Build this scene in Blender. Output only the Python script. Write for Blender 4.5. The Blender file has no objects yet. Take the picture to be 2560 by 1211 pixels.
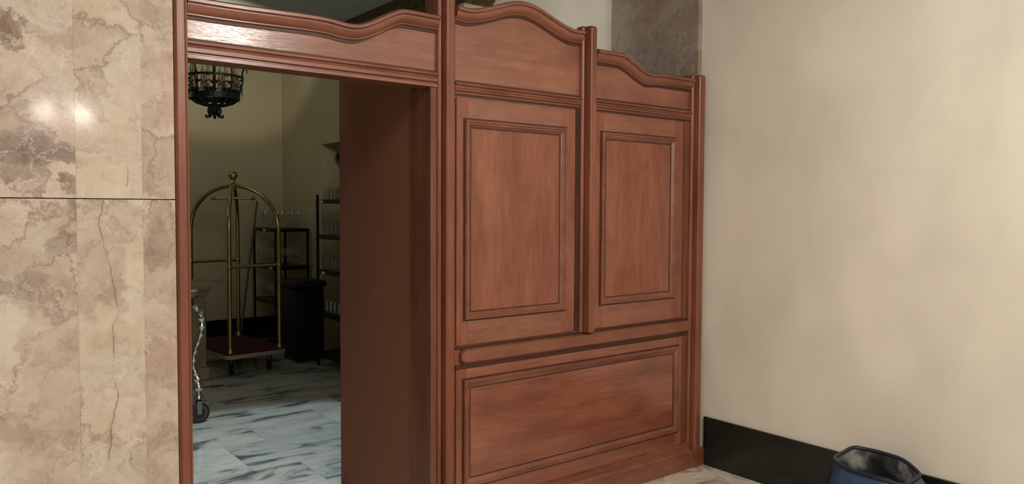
import bpy, bmesh, math, random
from mathutils import Vector, Matrix
random.seed(7)
S=bpy.context.scene
S.view_settings.view_transform='Standard'
S.view_settings.exposure=-0.2
COL=S.collection
# ---------------------------------------------------------------- materials
class NT:
    def __init__(s,name):
        s.m=bpy.data.materials.new(name); s.m.use_nodes=True
        s.t=s.m.node_tree; s.b=s.t.nodes['Principled BSDF']
    def n(s,kind,ins=None,**kw):
        nd=s.t.nodes.new(kind)
        for k,v in kw.items(): setattr(nd,k,v)
        if ins:
            for k,v in ins.items():
                if isinstance(v,bpy.types.NodeSocket): s.t.links.new(v,nd.inputs[k])
                else: nd.inputs[k].default_value=v
        return nd
    def link(s,a,b): s.t.links.new(a,b)
    def ma(s,op,a,b=0.0,c=0.0,clamp=False): return s.n('ShaderNodeMath',{0:a,1:b,2:c},operation=op,use_clamp=clamp).outputs[0]
    def va(s,op,a,b): return s.n('ShaderNodeVectorMath',{0:a,1:b},operation=op).outputs[0]
    def ramp(s,fac,stops,interp='LINEAR'):
        nd=s.t.nodes.new('ShaderNodeValToRGB'); nd.color_ramp.interpolation=interp
        el=nd.color_ramp.elements
        while len(el)<len(stops): el.new(0.5)
        for e,(p,c) in zip(el,stops):
            e.position=p; e.color=(*c,1) if hasattr(c,'__len__') else (c,c,c,1)
        s.link(fac,nd.inputs[0]); return nd.outputs[0]
    def mix(s,f,a,b,mode='MIX'):
        nd=s.t.nodes.new('ShaderNodeMix'); nd.data_type='RGBA'; nd.blend_type=mode
        for i,v in ((0,f),(6,a),(7,b)):
            if isinstance(v,bpy.types.NodeSocket): s.link(v,nd.inputs[i])
            else: nd.inputs[i].default_value=v if i==0 else (*v,1)
        return nd.outputs[2]
    def coords(s,kind='obj',rnd=True,off=(0,0,0)):
        if kind=='obj':
            o=s.n('ShaderNodeTexCoord').outputs['Object']
            if rnd:
                r=s.n('ShaderNodeObjectInfo').outputs['Random']
                o=s.va('ADD',o,s.ma('MULTIPLY',r,17.0))
            return o
        return s.va('ADD',s.n('ShaderNodeNewGeometry').outputs['Position'],off)
    def map(s,v,scale=(1,1,1),rot=(0,0,0)):
        return s.n('ShaderNodeMapping',{'Vector':v,'Scale':scale,'Rotation':rot}).outputs[0]
    def noise(s,v,scale=5,detail=4,rough=.5,dist=0):
        return s.n('ShaderNodeTexNoise',{'Vector':v,'Scale':scale,'Detail':detail,'Roughness':rough,'Distortion':dist}).outputs[0]
    def bump(s,h,strength=.1,dist=.01):
        b=s.n('ShaderNodeBump',{'Height':h,'Strength':strength,'Distance':dist})
        s.link(b.outputs[0],s.b.inputs['Normal']); return b
    def base(s,c): s.link(c,s.b.inputs['Base Color'])

def wood(name,sc,tint=1.0,rough=.38,coat=0.25,cr=.24,bmp=.16):
    m=NT(name); c=m.coords()
    n1=m.noise(m.map(c,sc),1.0,6,.60,.5)
    n2=m.noise(m.map(c,tuple(min(x,6)*.8 for x in sc)),1.6,5,.6,.4)
    n3=m.noise(m.map(c,tuple(x*6 for x in sc)),1.0,3,.6)
    n4=m.noise(m.map(c,tuple(x**.3 for x in sc)),2.6,5,.6,.4)
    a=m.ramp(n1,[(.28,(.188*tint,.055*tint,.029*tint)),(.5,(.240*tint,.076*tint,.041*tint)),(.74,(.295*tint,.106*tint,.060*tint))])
    c2=m.mix(1.0,a,m.ramp(n2,[(.3,(.80,.76,.73)),(.50,(1,1,1)),(.68,(1.10,1.12,1.13))]),'MULTIPLY')
    c2=m.mix(.8,c2,m.ramp(n3,[(.35,(.82,.78,.75)),(.6,(1,1,1))]),'MULTIPLY')
    c2=m.mix(1.0,c2,m.ramp(n4,[(.32,(.84,.80,.78)),(.48,(1,1,1)),(.66,(1.12,1.15,1.16))]),'MULTIPLY')
    m.base(c2)
    m.b.inputs['Roughness'].default_value=rough
    m.b.inputs['Coat Weight'].default_value=coat; m.b.inputs['Coat Roughness'].default_value=cr
    bp=m.bump(n3,bmp,.004); m.link(bp.outputs[0],m.b.inputs['Coat Normal'])
    return m.m
def plain(name,col,rough=.5,metal=0,var=.12,scale=8,bump=0,kind='obj',**kw):
    m=NT(name); c=m.coords(kind,False)
    n=m.noise(c,scale,4)
    m.base(m.ramp(n,[(.3,tuple(x*(1-var) for x in col)),(.7,tuple(min(1,x*(1+var)) for x in col))]))
    m.b.inputs['Roughness'].default_value=rough; m.b.inputs['Metallic'].default_value=metal
    for k,v in kw.items(): m.b.inputs[k.replace('_',' ')].default_value=v
    if bump: m.bump(m.noise(c,scale*12,3),bump,.004)
    return m.m
def marble(name,seed,cols,patch_amt=.62,blots=(),crack=None,rough=.12,spec=.5):
    m=NT(name); c0=m.coords('geo'); c=m.va('ADD',c0,(seed*3.7,seed*1.3,seed*2.1))
    w=m.n('ShaderNodeTexNoise',{'Vector':c,'Scale':3.4,'Detail':7.0,'Roughness':.68}).outputs[1]
    cw=m.va('ADD',c,m.va('MULTIPLY',w,(.42,.42,.42)))
    base=m.ramp(m.noise(cw,1.7,9,.56),[(.34,cols[0]),(.44,cols[1]),(.55,cols[2]),(.68,cols[1])])
    pk=m.ramp(m.noise(cw,3.3,8,.62,.5),[(.45,0),(.61,.7)])
    base=m.mix(pk,base,tuple(a*b for a,b in zip(cols[1],(.90,.79,.74))))
    n2=m.noise(cw,17,10,.74)
    base=m.mix(.6,base,m.ramp(n2,[(.36,(.62,.56,.51)),(.47,(.92,.90,.88)),(.56,(1.02,1.01,1)),(.68,(1.14,1.13,1.13))]),'MULTIPLY')
    bl=m.ramp(n2,[(.38,(.115,.078,.058)),(.5,(.27,.21,.175)),(.62,(.44,.38,.34))])
    pm=m.ramp(m.noise(m.map(cw,(1,1,1.5)),2.2,9,.64,.3),[(patch_amt-.03,0),(patch_amt+.03,.45),(patch_amt+.12,.85)])
    base=m.mix(pm,base,bl)
    vc=m.va('ADD',c,m.va('MULTIPLY',w,(.34,.34,.34)))
    cell=m.n('ShaderNodeTexVoronoi',{'Vector':vc,'Scale':3.6}).outputs['Color']
    cs=m.n('ShaderNodeSeparateColor',{0:cell}).outputs[0]
    base=m.mix(.6,base,m.ramp(cs,[(.15,(.82,.78,.76)),(.45,(1,1,1)),(.85,(1.10,1.10,1.10))]),'MULTIPLY')
    for (bx_,bz,rx,rz,col,st) in blots:
        p=m.va('ADD',c0,m.va('MULTIPLY',m.va('SUBTRACT',w,(.5,.5,.5)),(.30,.30,.34)))
        p=m.va('MULTIPLY',m.va('SUBTRACT',p,(bx_,0,bz)),(1/rx,0,1/rz))
        d=m.n('ShaderNodeVectorMath',{0:p},operation='LENGTH').outputs['Value']
        k=m.ma('ADD',d,m.ma('MULTIPLY',m.ma('SUBTRACT',n2,.5),.9))
        base=m.mix(m.ramp(k,[(.35,st),(.90,st*.7),(1.15,0)]),base,m.mix(.4,col,bl))
    vo=m.n('ShaderNodeTexVoronoi',{'Vector':vc,'Scale':3.6},feature='DISTANCE_TO_EDGE').outputs['Distance']
    gate=m.ramp(m.noise(c,2.6,4),[(.46,0),(.60,1)])
    base=m.mix(m.mix(1.0,m.ramp(vo,[(0,.8),(.006,.5),(.04,0)]),gate,'MULTIPLY'),base,(.23,.155,.115))
    vo2=m.n('ShaderNodeTexVoronoi',{'Vector':cw,'Scale':8},feature='DISTANCE_TO_EDGE').outputs['Distance']
    base=m.mix(m.mix(1.0,m.ramp(vo2,[(0,.55),(.04,0)]),m.ramp(m.noise(c,2.7,3),[(.48,0),(.58,1)]),'MULTIPLY'),base,(.68,.63,.58))
    if crack:
        for (x0,za,zb,amp) in crack:
            sx=m.n('ShaderNodeSeparateXYZ',{0:c0}); 
            zz=m.n('ShaderNodeCombineXYZ',{0:seed,1:x0*9,2:sx.outputs[2]}).outputs[0]
            wig=m.ma('MULTIPLY',m.ma('SUBTRACT',m.noise(zz,1.7,7,.50),.5),amp)
            d=m.ma('ABSOLUTE',m.ma('SUBTRACT',m.ma('ADD',sx.outputs[0],wig),x0))
            msk=m.ramp(d,[(0,.8),(.0009,.6),(.0025,.10),(.02,0)])
            br=m.ramp(m.noise(zz,7,3),[(.40,.15),(.52,1)])
            g=m.ma('MULTIPLY',m.ma('GREATER_THAN',sx.outputs[2],za),m.ma('LESS_THAN',sx.outputs[2],zb))
            mk=m.mix(1.0,m.mix(1.0,msk,br,'MULTIPLY'),m.n('ShaderNodeCombineColor',{0:g,1:g,2:g}).outputs[0],'MULTIPLY')
            base=m.mix(mk,base,(.17,.105,.075))
    m.base(base)
    m.b.inputs['Roughness'].default_value=rough; m.b.inputs['Specular IOR Level'].default_value=spec
    return m.m
def floor_mat():
    m=NT('floor_marble_tiles'); c=m.coords('geo',off=(.13,.22,0))
    y=m.n('ShaderNodeSeparateXYZ',{0:c}).outputs[1]
    warm=m.ramp(y,[(.15,1),(.35,0)])
    br=m.n('ShaderNodeTexBrick',{'Vector':c,'Color1':(0,0,0,1),'Color2':(1,1,1,1),'Mortar':(.5,.5,.5,1),'Scale':1.0,'Mortar Size':.0016,'Mortar Smooth':.1,'Brick Width':.62,'Row Height':.62})
    fac=br.outputs['Color']; mort=br.outputs['Fac']
    def veins(rot,off):
        cc=m.va('ADD',c,off)
        n=m.noise(m.map(cc,(.9,2.8,1),(0,0,rot)),1.5,10,.62,1.0)
        n5=m.noise(m.map(cc,(1.5,8,1),(0,0,rot+.15)),2.0,8,.62,.9)
        a=m.ramp(n,[(.34,(.11,.155,.15)),(.395,(.28,.325,.32)),(.44,(.54,.57,.555)),(.60,(.70,.715,.69))])
        return m.mix(.6,a,m.ramp(n5,[(.38,(.42,.49,.48)),(.42,(1,1,1))]),'MULTIPLY')
    a=veins(.6,(0,0,0)); b=veins(-.45,(7,3,0)); d=veins(1.0,(2,9,0))
    f1=m.ramp(fac,[(.36,0),(.38,1)]); f2=m.ramp(fac,[(.66,0),(.68,1)])
    col=m.mix(f2,m.mix(f1,a,b),d)
    col=m.mix(1.0,col,m.ramp(fac,[(0,(.84,.87,.87)),(.5,(1,1,1)),(1,(.93,.94,.92))]),'MULTIPLY')
    n=m.noise(c,3.5,8,.66,1.0)
    beige=m.ramp(n,[(.38,(.24,.17,.12)),(.47,(.50,.41,.33)),(.58,(.78,.70,.60)),(.70,(.70,.58,.46))])
    col=m.mix(warm,col,m.mix(.15,beige,col))  # beige brown-veined tile by the partition, warm light tinted into its colour
    col=m.mix(mort,col,(.30,.31,.30))
    m.base(col); m.b.inputs['Roughness'].default_value=.14
    return m.m
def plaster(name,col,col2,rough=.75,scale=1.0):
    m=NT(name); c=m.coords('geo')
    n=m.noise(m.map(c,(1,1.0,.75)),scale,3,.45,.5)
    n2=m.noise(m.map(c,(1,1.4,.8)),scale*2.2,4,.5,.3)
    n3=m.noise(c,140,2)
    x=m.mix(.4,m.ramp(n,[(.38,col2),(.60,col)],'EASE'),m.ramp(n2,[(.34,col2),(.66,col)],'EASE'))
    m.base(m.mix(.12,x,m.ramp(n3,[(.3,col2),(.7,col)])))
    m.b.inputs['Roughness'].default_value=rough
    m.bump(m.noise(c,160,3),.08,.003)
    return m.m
WV=wood('wood_vertical_grain',(11,11,1.3))
WH=wood('wood_horizontal_grain',(1.3,13,11),rough=.32,coat=1.0,cr=.17,bmp=.32)
WPOST=wood('wood_post',(16,16,.9),.86)
WM=wood('wood_moulding',(2,12,6),.86,coat=.6,cr=.22)
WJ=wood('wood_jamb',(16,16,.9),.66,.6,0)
WD=wood('wood_dark_edge',(6,12,6),.22,.5,0)
BROWN=plain('brown_painted_panel',(.250,.110,.072),.85,var=.03,scale=3,kind='obj',Specular_IOR_Level=.05)
CREAM=plaster('cream_plaster',(.80,.755,.665),(.655,.61,.535))  # mottled tones paint soft lamp light and shade into the plaster
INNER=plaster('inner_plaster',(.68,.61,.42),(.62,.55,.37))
CEIL=plaster('ceiling_paint',(.55,.60,.60),(.50,.55,.55))
C_P=[(.37,.295,.25),(.51,.43,.375),(.60,.54,.48)]
C_B=[(.46,.395,.325),(.57,.505,.425),(.54,.47,.39)]
C_C=[(.36,.285,.235),(.46,.38,.315),(.54,.47,.41)]
BR=(.19,.12,.078); PU=(.205,.16,.145)
M1=marble('marble_slab_a',1.0,C_P,.63,[(.36,1.915,.16,.055,PU,.95),(.285,2.36,.05,.09,BR,.9),(.47,1.80,.045,.04,BR,.8),(.30,1.84,.12,.03,PU,.5)])
M2=marble('marble_slab_b',2.3,C_B,.72,[],[(.655,1.80,1.90,.10)])
M3=marble('marble_slab_c',3.1,C_C,.65)
M4=marble('marble_slab_d',4.9,C_P,.62,[(.47,1.70,.05,.04,BR,.7),(.45,1.56,.07,.06,BR,.5),(.30,1.42,.12,.05,PU,.5)])
M5=marble('marble_slab_e',5.6,C_B,.72,[],[(.60,.75,1.745,.34)])
M6=marble('marble_slab_f',6.2,C_C,.62,[(.78,1.60,.06,.09,BR,.5)])
MP=marble('marble_pilaster',8.2,[(.27,.215,.185),(.32,.265,.23),(.37,.315,.275)],.74,rough=.75,spec=.15)
FLOOR=floor_mat()
BLACKM=plain('black_marble',(.008,.012,.010),.22,var=.5,scale=4)
BRASS=plain('aged_brass',(.48,.40,.20),.28,1.0,var=.15)
SILVER=plain('silver_plate',(.66,.65,.61),.22,1.0,var=.08)
CHROME=plain('caster_metal',(.30,.30,.28),.3,1.0)
IRON=plain('wrought_iron',(.016,.025,.020),.42,.6,var=.3)
DARKW=plain('dark_stained_column',(.012,.013,.011),.8,var=.3)
CANDLE=plain('candle_tube',(.55,.36,.20),.6)
BULB=plain('warm_bulb_glass',(.55,.42,.25),.1)
CARPET=plain('maroon_carpet',(.075,.009,.012),.95,var=.3,scale=60,bump=.6)
BUMPER=plain('pale_bumper',(.42,.38,.30),.5)
RUBBER=plain('black_rubber',(.012,.012,.012),.6)
PLASTICB=plain('black_plastic',(.006,.007,.012),.5)
RACKM=plain('rack_metal',(.014,.014,.013),.4,.5)
TAN=plain('pedestal_stone',(.36,.29,.18),.6,var=.25,scale=5)
SEAM=plain('stone_backing',(.16,.12,.09),.7)
WHITE=plain('white_tag',(.75,.75,.70),.6,var=.03)
NAVY=plain('navy_fabric',(.026,.065,.145),.55,var=.2,scale=30,bump=.2)
TEAL=plain('teal_fabric',(.012,.17,.26),.6,var=.2,scale=30,bump=.2)
RIM=plain('dark_rim_band',(.010,.016,.030),.35,var=.2)
def lining():
    m=NT('dark_shiny_liner'); c=m.coords('obj',False)
    n=m.noise(c,6,3,.5,.6)
    m.base(m.ramp(n,[(.42,(.012,.014,.016)),(.56,(.035,.038,.04)),(.68,(.20,.20,.195))]))
    m.b.inputs['Roughness'].default_value=.22; m.bump(n,.4,.04); return m.m
LINING=lining()
STICK=plain('broom_handle',(.16,.10,.05),.5)
STRAW=plain('straw_bristles',(.12,.09,.04),.9,scale=60,bump=.8)
GOLD=plain('gilded_cornice',(.10,.065,.030),.45,.3,var=.5,scale=25,bump=.5)
PORC=plain('white_porcelain',(.8,.8,.78),.15,var=.02)
def glass():
    m=NT('clear_glass'); t=m.t
    tr=m.n('ShaderNodeBsdfTransparent',{'Color':(.92,.95,.93,1)}); gl=m.n('ShaderNodeBsdfGlossy',{'Roughness':.12})
    lw=m.n('ShaderNodeLayerWeight',{'Blend':.45}).outputs['Facing']
    mx=m.n('ShaderNodeMixShader',{0:m.ma('ADD',m.ma('MULTIPLY',lw,.8),.07),1:tr.outputs[0],2:gl.outputs[0]})
    m.link(mx.outputs[0],t.nodes['Material Output'].inputs[0]); return m.m
GLASS=glass()
# ---------------------------------------------------------------- mesh builder
class MB:
    def __init__(s): s.v=[];s.f=[];s.mi=[]
    def add(s,vs,fs,mi=0):
        o=len(s.v); s.v+= [Vector(v) for v in vs]; s.f+=[[i+o for i in f] for f in fs]; s.mi+=[mi]*len(fs)
    def box(s,x0,x1,y0,y1,z0,z1,mi=0,c=0.0):
        if c<=0:
            vs=[(x,y,z) for z in(z0,z1) for x,y in((x0,y0),(x1,y0),(x1,y1),(x0,y1))]
            s.add(vs,[[3,2,1,0],[4,5,6,7],[0,1,5,4],[1,2,6,5],[2,3,7,6],[3,0,4,7]],mi);return
        def ring(z,i):
            a,b,cc,d=x0+i,x1-i,y0+i,y1-i
            return [(a+c,cc,z),(b-c,cc,z),(b,cc+c,z),(b,d-c,z),(b-c,d,z),(a+c,d,z),(a,d-c,z),(a,cc+c,z)]
        s.loft([ring(z0,c),ring(z0+c,0),ring(z1-c,0),ring(z1,c)],mi)
    def loft(s,rings,mi=0,cap=True,closed=True):
        n=len(rings[0]); vs=[p for r in rings for p in r]; fs=[]
        for k in range(len(rings)-1):
            for i in range(n if closed else n-1):
                j=(i+1)%n; fs.append([k*n+i,k*n+j,(k+1)*n+j,(k+1)*n+i])
        if cap: fs.append(list(range(n))[::-1]); fs.append([(len(rings)-1)*n+i for i in range(n)])
        s.add(vs,fs,mi)
    def lathe(s,prof,c=(0,0,0),seg=24,mi=0,axis='z',cap=True):
        rings=[]
        for r,h in prof:
            r=max(r,.0004); ring=[]
            for i in range(seg):
                a=2*math.pi*i/seg; p=(r*math.cos(a),r*math.sin(a),h)
                if axis=='x': p=(h,p[0],p[1])
                if axis=='y': p=(p[1],h,p[0])
                ring.append((p[0]+c[0],p[1]+c[1],p[2]+c[2]))
            rings.append(ring)
        s.loft(rings,mi,cap)
    def tube(s,pts,r,seg=12,mi=0,closed=False):
        pts=[Vector(p) for p in pts]; n=len(pts); rings=[]; up=None
        for i,p in enumerate(pts):
            if closed: t=(pts[(i+1)%n]-pts[i-1]).normalized()
            else: t=(pts[min(i+1,n-1)]-pts[max(i-1,0)]).normalized()
            if up is None: up=Vector((0,0,1)) if abs(t.z)<.9 else Vector((1,0,0))
            a=(up-t*up.dot(t)).normalized(); up=a; b=t.cross(a)
            rr=r[i] if isinstance(r,(list,tuple)) else r
            rings.append([tuple(p+a*rr*math.cos(2*math.pi*k/seg)+b*rr*math.sin(2*math.pi*k/seg)) for k in range(seg)])
        if closed: rings.append(rings[0])
        s.loft(rings,mi,not closed)
    def ball(s,c,r,mi=0,seg=16):
        s.lathe([(r*math.sin(math.pi*i/10),-r*math.cos(math.pi*i/10)) for i in range(11)],c,seg,mi)
    def obj(s,name,mats,parent=None,origin=None,smooth=False,label=None,cat=None,local=False,bevel=0):
        if origin is None:
            lo=Vector([min(v[i] for v in s.v) for i in range(3)]); hi=Vector([max(v[i] for v in s.v) for i in range(3)])
            origin=(lo+hi)/2
            if parent is None: origin.z=lo.z
        origin=Vector(origin)
        me=bpy.data.meshes.new(name); me.from_pydata([tuple(v-origin) for v in s.v],[],s.f)
        if not isinstance(mats,(list,tuple)): mats=[mats]
        for m in mats: me.materials.append(m)
        for p,mi in zip(me.polygons,s.mi): p.material_index=mi
        bm=bmesh.new(); bm.from_mesh(me); bmesh.ops.recalc_face_normals(bm,faces=bm.faces)
        bm.to_mesh(me); bm.free()
        if smooth:
            me.shade_smooth(); me.set_sharp_from_angle(angle=math.radians(40))
        o=bpy.data.objects.new(name,me); COL.objects.link(o); o.location=origin
        if parent is not None:
            o.parent=parent
            if not local: o.location=origin-parent.location
        if label: o['label']=label
        if cat: o['category']=cat
        if bevel:
            md=o.modifiers.new('bevel','BEVEL'); md.width=bevel; md.segments=2; md.limit_method='ANGLE'; md.angle_limit=math.radians(35)
        return o
def empty(name,loc,label,cat,rz=0):
    e=bpy.data.objects.new(name,None); COL.objects.link(e); e.location=loc; e.rotation_euler=(0,0,rz)
    e.empty_display_size=.1
    e['label']=label; e['category']=cat; return e
def struct(o,label,cat='wall'):
    o['kind']='structure'; o['label']=label; o['category']=cat; return o
def bx(name,x0,x1,y0,y1,z0,z1,m,parent=None,bevel=0,**kw):
    b=MB(); b.box(x0,x1,y0,y1,z0,z1); return b.obj(name,m,parent,bevel=bevel,**kw)
# ---------------------------------------------------------------- room shell
H=3.74; XR=4.20; XE=3.90; YB=6.65
struct(bx('floor',-2.5,4.6,-6.5,YB+.2,-.1,0,FLOOR),'polished white marble tile floor with grey-green veins','floor')
struct(bx('ceiling',-2.5,4.6,-6.5,YB+.2,H,H+.1,CEIL),'pale grey painted ceiling','ceiling')
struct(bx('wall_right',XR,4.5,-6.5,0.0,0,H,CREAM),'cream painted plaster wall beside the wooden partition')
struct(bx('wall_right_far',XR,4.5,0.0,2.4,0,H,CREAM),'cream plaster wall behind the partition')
b=MB(); YA=5.42
b.box(XE,4.5,2.4,3.9,0,H); b.box(XE,4.5,YA,YB,0,H); b.box(XE,4.5,3.9,YA,2.48,H); b.box(4.28,4.5,3.9,YA,0,2.48)
struct(b.obj('wall_east',INNER),'dim cream plaster wall with a recessed alcove')
struct(bx('wall_back',-2.5,4.5,YB,YB+.2,0,H,INNER),'dim cream plaster wall of the inner room')
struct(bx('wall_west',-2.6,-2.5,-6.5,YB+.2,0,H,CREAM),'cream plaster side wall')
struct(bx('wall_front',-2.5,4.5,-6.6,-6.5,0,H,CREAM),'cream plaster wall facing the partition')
b=MB(); xs=[-2.5,.484,.712,.834]; ys=[-.06,-.056,-.048]; zj=1.752; g=.0020
for k in range(3):
    e=.0005
    b.box(xs[k]+e,xs[k+1]-e,ys[k],.22,g,zj-g,3+k); b.box(xs[k]+e,xs[k+1]-e,ys[k],.22,zj+g,H,k)
b.box(-2.5,.82,-.036,.21,0,H-.01,6)
struct(b.obj('wall_left',[M1,M2,M3,M4,M5,M6,SEAM]),'polished pink and beige veined marble slab wall')
struct(bx('trim_pilaster',XR-.04,XR-.001,.02,.83,0,H,MP),'brown marble pilaster on the wall','pilaster')
struct(bx('baseboard_right',XR-.022,XR,-6.5,-.055,0,.328,BLACKM,bevel=.004),'polished black marble baseboard','baseboard')
struct(bx('baseboard_back',-2.5,XE,YB-.02,YB,0,.29,BLACKM),'black marble baseboard of the inner room','baseboard')
struct(bx('baseboard_east',XE-.02,XE,YA+.02,YB-.02,0,.29,BLACKM),'black marble baseboard beside the alcove','baseboard')
b=MB()
prof=[(0,-.20),(-.02,-.20),(-.03,-.17),(-.06,-.155),(-.07,-.12),(-.11,-.09),(-.12,-.05),(-.15,-.03),(-.15,0),(0,0)]
b.loft([[(XE+dx,y,H+dz) for dx,dz in prof] for y in (2.25,YB)])
for i in range(28):
    y=2.35+i*.15; b.box(XE-.105,XE-.07,y,y+.07,H-.115,H-.07,c=.008)
b.loft([[(x,2.4+dx,H+dz) for dx,dz in prof] for x in (XE,XR)])
struct(b.obj('trim_cornice',GOLD),'dark gilded carved ceiling cornice','cornice')
e=empty('alcove_column',(4.15,5.22,0),'dark wooden column with stepped capital in the alcove','column')
b=MB(); b.box(4.10,4.20,5.17,5.27,0,2.20,c=.008); b.obj('shaft',DARKW,e)
b=MB(); b.loft([[(4.15+s*q,5.22+t*q,z) for s,t in((-1,-1),(1,-1),(1,1),(-1,1))] for q,z in((.05,2.20),(.065,2.22),(.065,2.25),(.09,2.29),(.10,2.32),(.10,2.37),(.09,2.38))]); b.obj('capital',DARKW,e)
# ---------------------------------------------------------------- partition
P=empty('wooden_partition',(2.1,0,0),'reddish-brown panelled wooden partition with arched tops and doorway','partition')
X1,X2=2.088,2.194     # first post
X3,X4=3.068,3.178     # middle post
X5,X6=4.052,4.190     # end post
XL=.893               # doorway left edge
def extr_z(name,prof,z0,z1,m,top=.012,**kw):
    cx=sum(p[0] for p in prof)/len(prof)
    b=MB(); b.loft([[(x,y,z0) for x,y in prof],[(x,y,z1-top) for x,y in prof],[(cx+(x-cx)*.88,y*.88+.002,z1) for x,y in prof]])
    return b.obj(name,m,P,bevel=.0025,**kw)
def postprof(x0,x1,d=.05,back=.10):
    w=x1-x0
    L=[(0,-.018),(.010,-.026),(.018,-.026),(.020,-.010),(.026,-.010),(.031,-d),(.037,-d-.006)]
    return [(x0,back)]+[(x0+a*w/.11,y) for a,y in L]+[(x1-a*w/.11,y) for a,y in L[::-1]]+[(x1,back)]
def groove(x0,x1,z0,z1):
    w=x1-x0
    for q in (x0+.0205*w/.11, x1-.0255*w/.11):
        bx('glaze_groove',q,q+.005*w/.11,-.0135,-.0095,z0,z1,WD,P)
extr_z('post',postprof(X1,X2),0,2.81,WPOST); groove(X1,X2,.01,2.79)
extr_z('post',postprof(X3,X4,.060,.03),1.0,2.775,WPOST); groove(X3,X4,1.01,2.75)
extr_z('post',postprof(X5,X6,.05),0,2.605,WPOST); groove(X5,X6,.12,2.58)
extr_z('jamb_post',[(.836,.20),(.836,-.045),(.846,-.058),(.876,-.058),(.884,-.046),(.890,-.046),(XL,-.02),(XL,.20)],0,2.66,WPOST)
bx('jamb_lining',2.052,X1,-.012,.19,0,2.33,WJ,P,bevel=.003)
bx('side_panel',2.064,2.10,.19,1.05,0,2.56,BROWN,P)
bx('back_panel',2.10,4.14,1.02,1.05,0,2.50,BROWN,P)
bx('top_panel',2.10,4.14,.09,1.02,2.40,2.42,BROWN,P)
def smooth(u): u=max(0,min(1,u)); return u*u*(3-2*u)
def topL(x): return 2.567+.110*smooth((x-1.63)/.27)+.010*smooth((x-1.0)/.5)*(1-smooth((x-1.63)/.2))-.012*math.exp(-((x-1.60)/.08)**2)
def topC(x):
    u=(x-X2)/(X3-X2)-.5
    z=2.745
    if abs(u)<.43: z+=.088*(.5*(1+math.cos(math.pi*u/.43)))
    return z-.005*math.exp(-((abs(u)-.42)/.06)**2)
def topR(x): return 2.574+.080*(1-smooth((x-3.36)/.26))-.008*math.exp(-((x-3.64)/.06)**2)
capprof=[(0,.09),(0,-.042),(.008,-.052),(.020,-.052),(.026,-.040),(.034,-.040),(.052,-.030),(.062,-.016),(.066,-.016),(.072,-.004),(.072,.09)]
def cap(x0,x1,f,th=1.0):
    N=48; rings=[]
    for i in range(N+1):
        x=x0+(x1-x0)*i/N; z=f(x); s=(f(min(x+.004,x1))-f(max(x-.004,x0)))/(min(x+.004,x1)-max(x-.004,x0))
        l=math.hypot(1,s); nx,nz=-s/l,1/l
        rings.append([((x-nx*d*th) if 0<i<N else x,y,z-nz*d*th if 0<i<N else z-d*th) for d,y in capprof])
    b=MB(); b.loft(rings); b.obj('arched_cap',WM,P,smooth=True)
    b=MB(); r=[]
    for i in range(N+1):
        x=x0+(x1-x0)*i/N; z=f(x)-.069*th
        r.append([(x,-.006,z-.014),(x,-.006,z+.004),(x,.0,z+.004),(x,.0,z-.014)])
    b.loft(r); b.obj('cap_dark_bead',WD,P)  # dark-stained bead following the lower edge of the cap
def frieze(x0,x1,z0,f,th=.05):
    N=40; rings=[]
    for i in range(N+1):
        x=x0+(x1-x0)*i/N; rings.append([(x,0,z0),(x,0,f(x)-th),(x,.06,f(x)-th),(x,.06,z0)])
    b=MB(); b.loft(rings); b.obj('frieze',WH,P)
cap(XL,X1,topL); cap(X2,X3,topC); cap(X4,X5,topR)
frieze(XL,X1,2.33,topL); frieze(X2,X3,2.31,topC); frieze(X4,X5,2.31,topR)
def rail_x(name,prof,x0,x1,m=WM,endc=.0,**kw):
    b=MB(); zc=(min(p[0] for p in prof)+max(p[0] for p in prof))/2
    if endc:
        def sc(k,dy): return [(zc+(z-zc)*k,min(y+dy,0.0) if y<0 else y) for z,y in prof]
        b.loft([[(x0,y,z) for z,y in sc(.55,.012)],[(x0+endc,y,z) for z,y in prof],[(x1-endc,y,z) for z,y in prof],[(x1,y,z) for z,y in sc(.55,.012)]])
    else: b.loft([[(x,y,z) for z,y in prof] for x in (x0,x1)])
    return b.obj(name,m,P,**kw)
hz=2.40
hd=[(0,.0),(0,-.018),(-.006,-.028),(-.016,-.030),(-.020,-.016),(-.026,-.014),(-.032,-.022),(-.048,-.024),(-.052,-.010),(-.056,-.010),(-.060,-.020),(-.074,-.020),(-.074,.10),(0,.10)]
rail_x('header_moulding',[(hz+z,y) for z,y in hd],XL,X1)
fz=2.368
fr=[(0,.0),(0,-.012),(-.006,-.028),(-.016,-.032),(-.022,-.018),(-.028,-.018),(-.036,-.024),(-.045,-.020),(-.050,-.008),(-.058,-.008),(-.058,.02),(0,.02)]
for a,c in ((X2,X3),(X4,X5)):
    rail_x('frieze_moulding',[(fz+z,y) for z,y in fr],a,c)
    rail_x('dark_bead',[(fz+.009,0.001),(fz+.009,-.003),(fz,-.003),(fz,0.001)],a,c,WD)
    rail_x('dark_bead',[(fz-.058,0.001),(fz-.058,-.005),(fz-.068,-.005),(fz-.068,0.001)],a,c,WD)
rail_x('dark_bead',[(hz+.009,0),(hz+.009,-.004),(hz,-.004),(hz,0)],XL,X1,WD)
bx('backing_board',X2,X5,.0,.03,0,2.33,WV,P)
def ring_sweep(b,x0,x1,z0,z1,prof,mi=0):
    b.loft([[(x0+i,y,z0+i),(x1-i,y,z0+i),(x1-i,y,z1-i),(x0+i,y,z1-i)] for i,y in prof],mi,cap=False)
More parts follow.
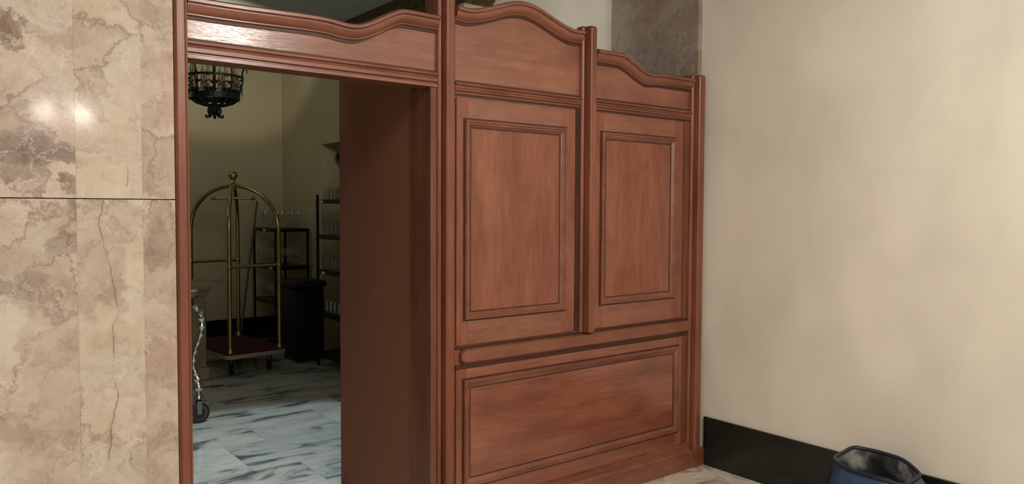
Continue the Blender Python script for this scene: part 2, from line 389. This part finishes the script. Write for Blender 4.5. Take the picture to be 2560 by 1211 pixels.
def framed(x0,x1,z0,z1,pm,w=.045):
    b=MB(); ring_sweep(b,x0-.008,x1+.008,z0-.008,z1+.008,[(0,-.0120),(0,-.0145),(.009,-.0145),(.009,-.012)]); b.obj('dark_glaze_edge',WD,P)
    b=MB(); ring_sweep(b,x0,x1,z0,z1,[(0,-.010),(0,-.024),(.005,-.031),(.012,-.031),(.016,-.024),(.022,-.024),(.030,-.017),(w-.008,-.012),(w-.006,-.006)])
    b.obj('panel_moulding',WM,P)
    b=MB(); ring_sweep(b,x0,x1,z0,z1,[(w-.013,-.0100),(w-.007,-.0108),(w-.001,-.0108),(w-.001,-.006)]); b.obj('dark_glaze_edge',WD,P)
    i=w-.012
    bx('panel',x0+i,x1-i,-.0095,.0,z0+i,z1-i,pm,P)
def leaf(name,x0,x1,z0,z1,px0,px1,pz0,pz1,m=WV,mh=WH):
    b=MB(); y0=-.0125
    b.box(x0,px0+.02,y0,0,z0,z1,0,c=.002); b.box(px1-.02,x1,y0,0,z0,z1,0,c=.002)
    b.box(px0+.02,px1-.02,y0,0,z0,pz0+.02,1,c=.001); b.box(px0+.02,px1-.02,y0,0,pz1-.02,z1,1,c=.001)
    b.obj(name,[m,mh],P)
leaf('panel_frame',2.206,3.030,1.01,2.290,2.255,2.953,1.142,2.180); framed(2.255,2.953,1.142,2.180,WV)
leaf('panel_frame',3.184,3.985,1.01,2.290,3.236,3.904,1.150,2.178); framed(3.236,3.904,1.150,2.178,WV)
bx('gap_shade_strip',3.038,X3,-.006,0,1.01,2.30,WD,P); bx('gap_shade_strip',4.000,X5,-.006,0,.16,2.30,WJ,P)  # dark strips standing in for the shaded gaps beside the posts
leaf('panel_frame',2.206,3.995,.15,.885,2.250,3.962,.255,.826); framed(2.250,3.962,.255,.826,WH,.05)
rail_x('dado_rail',[(.990,0),(.990,-.028),(.983,-.038),(.925,-.040),(.916,-.030),(.912,-.018),(.905,-.012),(.905,0)],2.232,4.045,WM,endc=.018)
rail_x('dark_bead',[(1.000,0),(1.000,-.0115),(.990,-.0115),(.990,0)],X2+.01,X5,WD)
rail_x('dark_bead',[(.905,0),(.905,-.0135),(.888,-.0135),(.888,0)],X2+.01,X5,WD)
rail_x('plinth',[(0,.0),(0,-.058),(.112,-.058),(.120,-.050),(.130,-.046),(.136,-.034),(.150,-.030),(.160,-.014),(.170,-.012),(.170,0)],X2,X5,WM)
bx('plinth_block',X5-.003,X6+.002,-.064,-.0,0,.115,WM,P,bevel=.004)
# ---------------------------------------------------------------- luggage cart
def cart():
    c=empty('luggage_cart',(2.725,5.04,0),'brass birdcage luggage cart with maroon carpeted deck','luggage cart',math.radians(5))
    a,l=.265,.51; zd=.235
    def rr(x,y,z,r=.06):
        pts=[]
        for cx,cy,a0 in ((x-r,y-r,0),(-x+r,y-r,90),(-x+r,-y+r,180),(x-r,-y+r,270)):
            for i in range(6):
                t=math.radians(a0+18*i); pts.append((cx+r*math.cos(t),cy+r*math.sin(t),z))
        return pts
    b=MB(); b.loft([rr(a+.05,l+.05,zd-.045),rr(a+.06,l+.06,zd-.038),rr(a+.06,l+.06,zd-.006),rr(a+.05,l+.05,zd)])
    b.obj('deck',BUMPER,c,local=True,smooth=True,label='deck with pale bumper edge')
    b=MB(); b.loft([rr(a+.052,l+.052,zd),rr(a+.052,l+.052,zd+.014)]); b.obj('carpet',CARPET,c,local=True,label='maroon carpet top')
    for sx,sy in ((1,1),(1,-1)):
        pts=[(-a*sx,-l*sy,zd),(-a*sx,-l*sy,.9)]
        for i in range(25):
            t=math.pi*i/24; cs=-math.cos(t); pts.append((a*sx*cs,l*sy*cs,1.45+.50*math.sin(t)**.9))
        pts+=[(a*sx,l*sy,.9),(a*sx,l*sy,zd)]
        b=MB(); b.tube(pts,.022,14); b.obj('hoop',BRASS,c,local=True,smooth=True)
        for q in (-1,1):
            bb=MB(); bb.lathe([(.034,zd+.01),(.034,zd+.03),(.024,zd+.05),(.0225,zd+.06)],(q*a*sx,q*l*sy,0),16); bb.obj('collar',BRASS,c,local=True,smooth=True)
    for y in (-l,l):
        b=MB(); b.tube([(-a,y,1.12),(a,y,1.12)],.017); b.ball((-a,y,1.12),.029); b.ball((a,y,1.12),.029); b.obj('end_rail',BRASS,c,local=True,smooth=True)
    b=MB(); u=Vector((.90,-.43,0)); p=Vector((0,0,1.82))
    b.tube([p-u*.19,p+u*.19],.014); b.ball(p-u*.20,.025); b.ball(p+u*.20,.025); b.tube([(0,0,1.82),(0,0,1.95)],.012); b.obj('hanging_bar',BRASS,c,local=True,smooth=True)
    b=MB(); b.lathe([(.05,1.94),(.05,1.97),(.025,1.985),(.018,2.01),(.03,2.02)],(0,0,0),16); b.ball((0,0,2.065),.050); b.obj('finial',BRASS,c,local=True,smooth=True)
    for x in (-a+.06,a-.06):
        for y in (-l+.12,l-.12):
            f=MB(); f.box(x-.025,x+.025,y-.025,y+.025,zd-.06,zd-.045); f.box(x-.022,x-.017,y-.012,y+.012,.05,zd-.05); f.box(x+.017,x+.022,y-.012,y+.012,.05,zd-.05)
            fo=f.obj('caster',IRON,c,local=True,origin=(x,y,.055))
            w=MB(); w.lathe([(.030,-.013),(.050,-.011),(.055,-.005),(.055,.005),(.050,.011),(.030,.013)],(0,0,0),20,axis='x')
            wo=w.obj('wheel',RUBBER,fo,local=True,origin=(0,0,0),smooth=True); wo.location=(0,0,0)
cart()
# ---------------------------------------------------------------- chandelier
def chandelier():
    cx,cy=1.92,3.0; zb=2.42; K=1.10
    c=empty('chandelier',(cx,cy,zb),'black wrought-iron ring chandelier with candle tubes hanging on chain','chandelier')
    def ring(z,r,t,h):
        b=MB(); rings=[]
        for i in range(41):
            a=2*math.pi*i/40; rings.append([(cx+(r+dr)*math.cos(a),cy+(r+dr)*math.sin(a),z+dz) for dr,dz in ((0,0),(t,0),(t,h),(0,h))])
        b.loft(rings,0,False); return b
    ring(zb+.14*K,.165*K,.012,.045).obj('lower_ring',IRON,c)
    ring(zb+.29*K,.195*K,.008,.018).obj('middle_ring',IRON,c)
    b=MB()
    for i in range(10):
        a=2*math.pi*i/10; ca,sa=math.cos(a),math.sin(a)
        P_=lambda r,z:(cx+r*K*ca,cy+r*K*sa,zb+z*K)
        b.tube([P_(.17,.16),P_(.19,.22),P_(.205,.28),P_(.20,.34),P_(.215,.38),P_(.235,.375),P_(.235,.355)],.006,8)
        b.tube([P_(.17,.15),P_(.13,.12),P_(.07,.10),P_(.03,.095)],.009,8)
        if i%2==0: b.tube([P_(.035,.095),P_(.045,.06),P_(.035,.03),P_(.05,.012),P_(.062,.022),P_(.058,.034)],.009,8)
        a2=a+math.pi/10
        b.tube([(cx+.19*K*math.cos(a2),cy+.19*K*math.sin(a2),zb+z*K) for z in (.17,.22,.29)],.004,6)
        for s_ in (-1,1):
            sp=[]
            for k in range(14):
                t=k/13*1.6*math.pi; r=.028*(1-k/18); q=a2+s_*(.028+r*math.cos(t))/.20; sp.append((cx+.187*K*math.cos(q),cy+.187*K*math.sin(q),zb+(.232+r*math.sin(t))*K))
            b.tube(sp,.004,6)
    b.obj('scroll_basket',IRON,c,smooth=True)
    b=MB(); b.lathe([(r,z*K) for r,z in [(.001,0),(.014,.012),(.008,.022),(.026,.035),(.018,.05),(.038,.08),(.045,.095),(.024,.11),(.014,.13),(.012,.55),(.02,.56),(.02,.6)]],(cx,cy,zb),14); b.obj('centre_stem',IRON,c,smooth=True)
    for i in range(8):
        a=2*math.pi*(i+.3)/8; x,y=cx+.155*K*math.cos(a),cy+.155*K*math.sin(a)
        b=MB(); b.lathe([(.008,.18),(.036,.215),(.038,.23),(.018,.235)],(x,y,zb),12,0); b.lathe([(.018,.235),(.018,.36)],(x,y,zb),12,1); b.lathe([(.008,.36),(.018,.385),(.013,.41),(.002,.45)],(x,y,zb),10,2)
        b.obj('candle_arm',[IRON,CANDLE,BULB],c,smooth=True,label='tan candle tube on iron cup')
    b=MB(); z=zb+.6*K; k=0
    while z<H-.06:
        b.tube([(cx+(.011*math.cos(2*math.pi*i/10) if k%2 else 0),cy+(0 if k%2 else .011*math.cos(2*math.pi*i/10)),z+.02+.022*math.sin(2*math.pi*i/10)) for i in range(10)],.003,6,closed=True); z+=.036; k+=1
    b.lathe([(.004,H-.08),(.05,H-.035),(.05,H-.012),(.06,H)],(cx,cy,0),16)
    b.obj('chain',IRON,c)
chandelier()
# ---------------------------------------------------------------- racks
def rack(label,x0,x1,y0,y1,levels,tags):
    r=empty('shelving_rack',((x0+x1)/2,(y0+y1)/2,0),label,'shelving rack')
    top=max(levels)
    for x in (x0+.012,x1-.012):
        for y in (y0+.012,y1-.012):
            bx('upright',x-.012,x+.012,y-.012,y+.012,0,top+(.06 if top>1.6 else 0),RACKM,r)
    for z in levels:
        b=MB(); b.box(x0+.002,x1-.002,y0+.002,y1-.002,z-.012,z)
        b.box(x0,x1,y0,y0+.006,z-.035,z+.006); b.box(x0,x1,y1-.006,y1,z-.035,z+.006); b.box(x0,x0+.006,y0,y1,z-.035,z+.006); b.box(x1-.006,x1,y0,y1,z-.035,z+.006)
        b.obj('shelf',RACKM,r)
    for z,y in tags:
        bx('shelf_tag',x0-.003,x0-.0005,y,y+.09,z-.03,z-.002,WHITE,r,label='small white paper tag')
rack('black metal shelving rack holding stemware beside the wall',3.43,3.86,5.70,6.45,[.14,.57,1.00,1.46],[(1.46,6.0),(1.00,5.8)])
rack('tall black metal shelving rack holding glasses',3.47,3.86,3.92,4.60,[.14,.58,1.04,1.42,1.80],[(1.8,4.42),(1.04,4.38)])
gm=MB()
gm.lathe([(.036,0),(.036,.002),(.006,.006),(.004,.02),(.004,.085),(.012,.095),(.034,.115),(.040,.145),(.037,.185),(.034,.21)],(0,0,0),16,cap=False)
g0=gm.obj('wine_glass',GLASS,origin=(0,0,0),smooth=True)
tm=MB(); tm.lathe([(.028,0),(.030,.002),(.036,.14),(.035,.14),(.027,.006),(.001,.006)],(0,0,0),16,cap=False)
t0=tm.obj('tumbler_glass',GLASS,origin=(0,0,0),smooth=True)
used=[]
def put(src,x,y,z,label,group):
    if src.name not in used: used.append(src.name); o=src
    else:
        o=src.copy(); COL.objects.link(o)
    o.location=(x,y,z+.0005); o['label']=label; o['category']='glass'; o['group']=group
for z,n in ((1.46,3),(1.00,3),(.57,2)):
    for i in range(6):
        for j in range(n):
            if random.random()<.1: continue
            put(g0,3.51+j*.13+random.uniform(-.008,.008),5.80+i*.11+random.uniform(-.008,.008),z,'clear stemmed wine glass standing on a rack shelf','stemware on the rack shelves')
for z in (1.80,1.42,1.04,.58):
    for i in range(5):
        for j in range(2):
            put(t0,3.54+j*.13,4.08+i*.1,z,'clear straight tumbler standing on the tall rack','tumblers on the tall rack')
e=empty('storage_bin',(3.47,5.0,0),'black lidded wheeled storage bin beside the rack','bin')
b=MB(); b.box(3.30,3.64,4.77,5.24,.05,.83,c=.02); b.obj('body',PLASTICB,e)
b=MB(); b.box(3.28,3.66,4.74,5.27,.83,.91,c=.02); b.obj('lid',PLASTICB,e)
b=MB(); b.tube([(3.37,4.775,.76),(3.37,4.745,.76),(3.57,4.745,.76),(3.57,4.775,.76)],.010,8); b.obj('handle',RACKM,e,smooth=True)
for x in (3.35,3.59):
    for y in (4.84,5.17):
        b=MB(); b.lathe([(.02,-.015),(.03,-.01),(.03,.01),(.02,.015)],(x,y,.03),14,axis='x'); b.obj('wheel',RUBBER,e,smooth=True)
e=empty('broom',(3.16,6.1,0),'wooden-handled broom leaning against the rack','broom')
b=MB(); b.tube([(3.14,6.1,.14),(3.40,6.2,1.80)],.013,10); b.obj('handle',STICK,e,smooth=True)
b=MB(); b.loft([[(3.0,6.08,0),(3.26,6.08,0),(3.26,6.13,0),(3.0,6.13,0)],[(3.06,6.085,.15),(3.22,6.085,.15),(3.22,6.12,.15),(3.06,6.12,.15)]]); b.obj('bristles',STRAW,e)
px,py=2.15,4.72
e=empty('stone_pedestal',(px,py,0),'tan square pedestal with moulded cap','pedestal')
b=MB(); b.box(px-.17,px+.17,py-.17,py+.17,.0,.12,c=.01); b.box(px-.145,px+.145,py-.145,py+.145,.12,.83,c=.008); b.obj('shaft',TAN,e)
b=MB(); b.loft([[(px+s*q,py+t*q,z) for s,t in((-1,-1),(1,-1),(1,1),(-1,1))] for q,z in((.145,.83),(.155,.85),(.155,.87),(.18,.90),(.195,.92),(.20,.95),(.20,.97),(.19,.98))]); b.obj('cap',TAN,e)
def trolley():
    cx,cy=1.560,3.33; hx,hy=.24,.36; kz=1.10
    e=empty('serving_trolley',(cx,cy,0),'ornate silver serving trolley on large black casters','serving trolley')
    def oval(k,z,n=36): return [(cx+hx*k*abs(math.cos(t))**.6*math.copysign(1,math.cos(t)),cy+hy*k*abs(math.sin(t))**.6*math.copysign(1,math.sin(t)),z*kz) for t in [2*math.pi*i/n for i in range(n)]]
    b=MB(); b.loft([oval(.92,.90),oval(1.03,.905),oval(1.08,.92),oval(1.08,.93),oval(1.02,.935),oval(.98,.915)]); b.obj('tray',SILVER,e,smooth=True)
    b=MB(); b.loft([oval(.9,.84),oval(.96,.86),oval(.94,.90)]); b.obj('apron',SILVER,e,smooth=True)
    b=MB(); b.loft([oval(.86,.30),oval(.93,.31),oval(.93,.33),oval(.86,.335)]); b.obj('lower_shelf',SILVER,e,smooth=True)
    for sx in (-1,1):
        for sy in (-1,1):
            X,Y=cx+sx*hx*.9,cy+sy*hy*.86
            pr=[(-.015,.86,.024),(.015,.80,.036),(.03,.74,.032),(.022,.66,.022),(-.005,.58,.016),(-.03,.50,.018),(-.035,.42,.016),(-.02,.36,.020),(-.005,.30,.030),(.0,.25,.022),(.0,.21,.018)]
            b=MB(); pts=[];rs=[]
            for i in range(len(pr)-1):
                for k in range(5):
                    t=k/5; q=[pr[i][j]*(1-t)+pr[i+1][j]*t for j in range(3)]
                    pts.append((X+sx*q[0],Y+sy*q[0]*.4,q[1]*kz)); rs.append(q[2]*(1+.25*math.sin((i*5+k)*1.7)))
            b.tube(pts,rs,12); b.ball((X,Y,.285),.038); b.lathe([(.035,.195),(.035,.21),(.02,.23)],(X,Y,0),14); b.obj('leg',SILVER,e,smooth=True)
            f=MB(); f.box(X-.018,X+.018,Y-.024,Y-.018,.07,.195); f.box(X-.018,X+.018,Y+.018,Y+.024,.07,.195); f.box(X-.018,X+.018,Y-.024,Y+.024,.18,.195)
            f.obj('caster_fork',CHROME,e)
            R_=.083
            w=MB(); w.lathe([(.056,-.014),(.074,-.014),(R_,-.006),(R_,.006),(.074,.014),(.056,.014)],(X,Y,R_),28,0,'y'); w.lathe([(.0565,-.0145),(.020,-.010),(.014,-.016),(.001,-.016)],(X,Y,R_),20,1,'y',cap=False); w.lathe([(.0565,.0145),(.020,.010),(.014,.016),(.001,.016)],(X,Y,R_),20,1,'y',cap=False)
            w.obj('caster_wheel',[RUBBER,CHROME],e,smooth=True)
trolley()
b=MB(); b.lathe([(.04,0),(.045,.004),(.085,.022),(.088,.026),(.08,.024),(.04,.008),(.001,.008)],(1.72,3.10,1.031),28)
b.obj('saucer',PORC,smooth=True,label='white porcelain saucer resting on the silver trolley',cat='plate')
# ---------------------------------------------------------------- bag
def bag():
    cx,cy=3.93,-1.355; n=72
    e=empty('open_bag',(cx,cy,0),'open navy and teal fabric bag with dark shiny liner beside baseboard','bag',0)
    def sup(a,bb,z,wob=0,tilt=0,ph=0,oy=0):
        r=[]
        for i in range(n):
            t=2*math.pi*i/n; c,s=math.cos(t),math.sin(t); p=.6
            k=1+wob*math.sin(3*t+ph)+wob*.6*math.sin(7*t+ph*2)
            r.append((cx+a*k*abs(c)**p*math.copysign(1,c),cy+oy+bb*k*abs(s)**p*math.copysign(1,s),z+tilt*(s*.9+c*.5)+(.010*math.sin(2*t+1)+.004*math.sin(5*t+2))*(1 if tilt else 0)))
        return r
    A,B=.155,.198
    body=[sup(A*.86,B*.9,.0,oy=-.03),sup(A*.96,B*1.02,.02,.01,oy=-.03),sup(A*1.04,B*1.12,.12,.018,0,1,-.03),sup(A*1.08,B*1.13,.22,.02,.001,2,-.025)]
    up=[body[-1],sup(A*1.07,B*1.13,.28,.025,.006,3,-.02),sup(A*1.04,B*1.06,.34,.025,.018,4,-.012),sup(A*.98,B*.95,.385,.02,.028,4)]
    b=MB(); b.loft(body,0,cap=False); b.f.append(list(range(n))[::-1]); b.mi.append(0); b.obj('lower_body',TEAL,e,smooth=True)
    b=MB(); b.loft(up,0,cap=False); b.obj('upper_body',NAVY,e,smooth=True)
    b=MB(); b.tube(sup(A*.975,B*.945,.393,.02,.028,4),.011,8,closed=True); b.obj('rim',RIM,e,smooth=True)
    b=MB(); b.loft([sup(A*.95,B*.92,.395,.02,.028,4),sup(A*.86,B*.88,.36,.03,.02,5),sup(A*.80,B*.82,.30,.05,.01,1),sup(A*.68,B*.74,.22,.05,0,2),sup(A*.6,B*.65,.15)],0,cap=False); b.f.append([4*n+i for i in range(n)]); b.mi.append(0); b.obj('lining',LINING,e,smooth=True)
    b=MB(); b.box(cx-A*.98-.05,cx-A*.98,cy-.13,cy+.13,.03,.20,c=.022); b.obj('front_pocket',NAVY,e,smooth=True)
    b=MB(); b.tube([(cx+.06,cy+.185,.40),(cx+.02,cy+.215,.37),(cx-.04,cy+.225,.30),(cx-.08,cy+.215,.22)],.009,8); b.obj('strap',RIM,e,smooth=True)
bag()
# ---------------------------------------------------------------- lights
def pt(name,loc,e,col,r=.1):
    l=bpy.data.lights.new(name,'POINT'); l.energy=e; l.color=col; l.shadow_soft_size=r
    o=bpy.data.objects.new(name,l); o.location=loc; COL.objects.link(o); return o
def area(name,loc,e,col,size,rot=(0,0,0)):
    l=bpy.data.lights.new(name,'AREA'); l.energy=e; l.color=col; l.size=size
    o=bpy.data.objects.new(name,l); o.location=loc; o.rotation_euler=rot; COL.objects.link(o); return o
def spot(name,loc,target,e,col,deg,blend,r=.05):
    l=bpy.data.lights.new(name,'SPOT'); l.energy=e; l.color=col; l.spot_size=math.radians(deg); l.spot_blend=blend; l.shadow_soft_size=r
    o=bpy.data.objects.new(name,l); o.location=loc; COL.objects.link(o)
    o.rotation_euler=(Vector(target)-Vector(loc)).to_track_quat('-Z','Y').to_euler(); return o
WARM=(1,.915,.81)
pt('ceiling_lamp',(2.27,-3.75,3.29),155,WARM,.21)
pt('sconce_lamp',(.89,-4.26,2.52),11,WARM,.033)
pt('sconce_lamp',(1.15,-4.15,2.50),11,WARM,.033)
area('ceiling_light',(.9,-3.2,3.70),105,WARM,1.8)
spot('inner_downlight',(2.05,1.55,3.60),(2.05,1.55,0),240,(.84,.97,1),54,.25)
spot('inner_wall_light',(2.1,3.9,3.0),(3.0,6.65,4.25),48,(1,.93,.68),68,.25,.12)
pt('inner_fill_light',(.9,4.6,3.0),6,(1,.94,.72),.25)  # unseen fill added to lift the lower inner walls
spot('upper_wall_fill',(3.0,1.5,3.0),(4.2,1.5,3.2),24,(1,.93,.82),100,.6,.15)  # unseen spot added to brighten the cream wall above the partition
w=bpy.data.worlds.new('world'); S.world=w; w.use_nodes=True; w.node_tree.nodes['Background'].inputs[0].default_value=(.9,.82,.7,1); w.node_tree.nodes['Background'].inputs[1].default_value=.03
# ---------------------------------------------------------------- camera
cam=bpy.data.cameras.new('camera'); cam.sensor_width=36; cam.lens=1924/2560*36; cam.clip_start=.05
co=bpy.data.objects.new('camera',cam); COL.objects.link(co)
R=Matrix.Rotation(math.radians(-38),4,'Z')@Matrix.Rotation(math.radians(87.5),4,'X')@Matrix.Rotation(math.radians(.27),4,'Z')
co.rotation_euler=R.to_euler(); co.location=(0,-3.3,1.723); S.camera=co
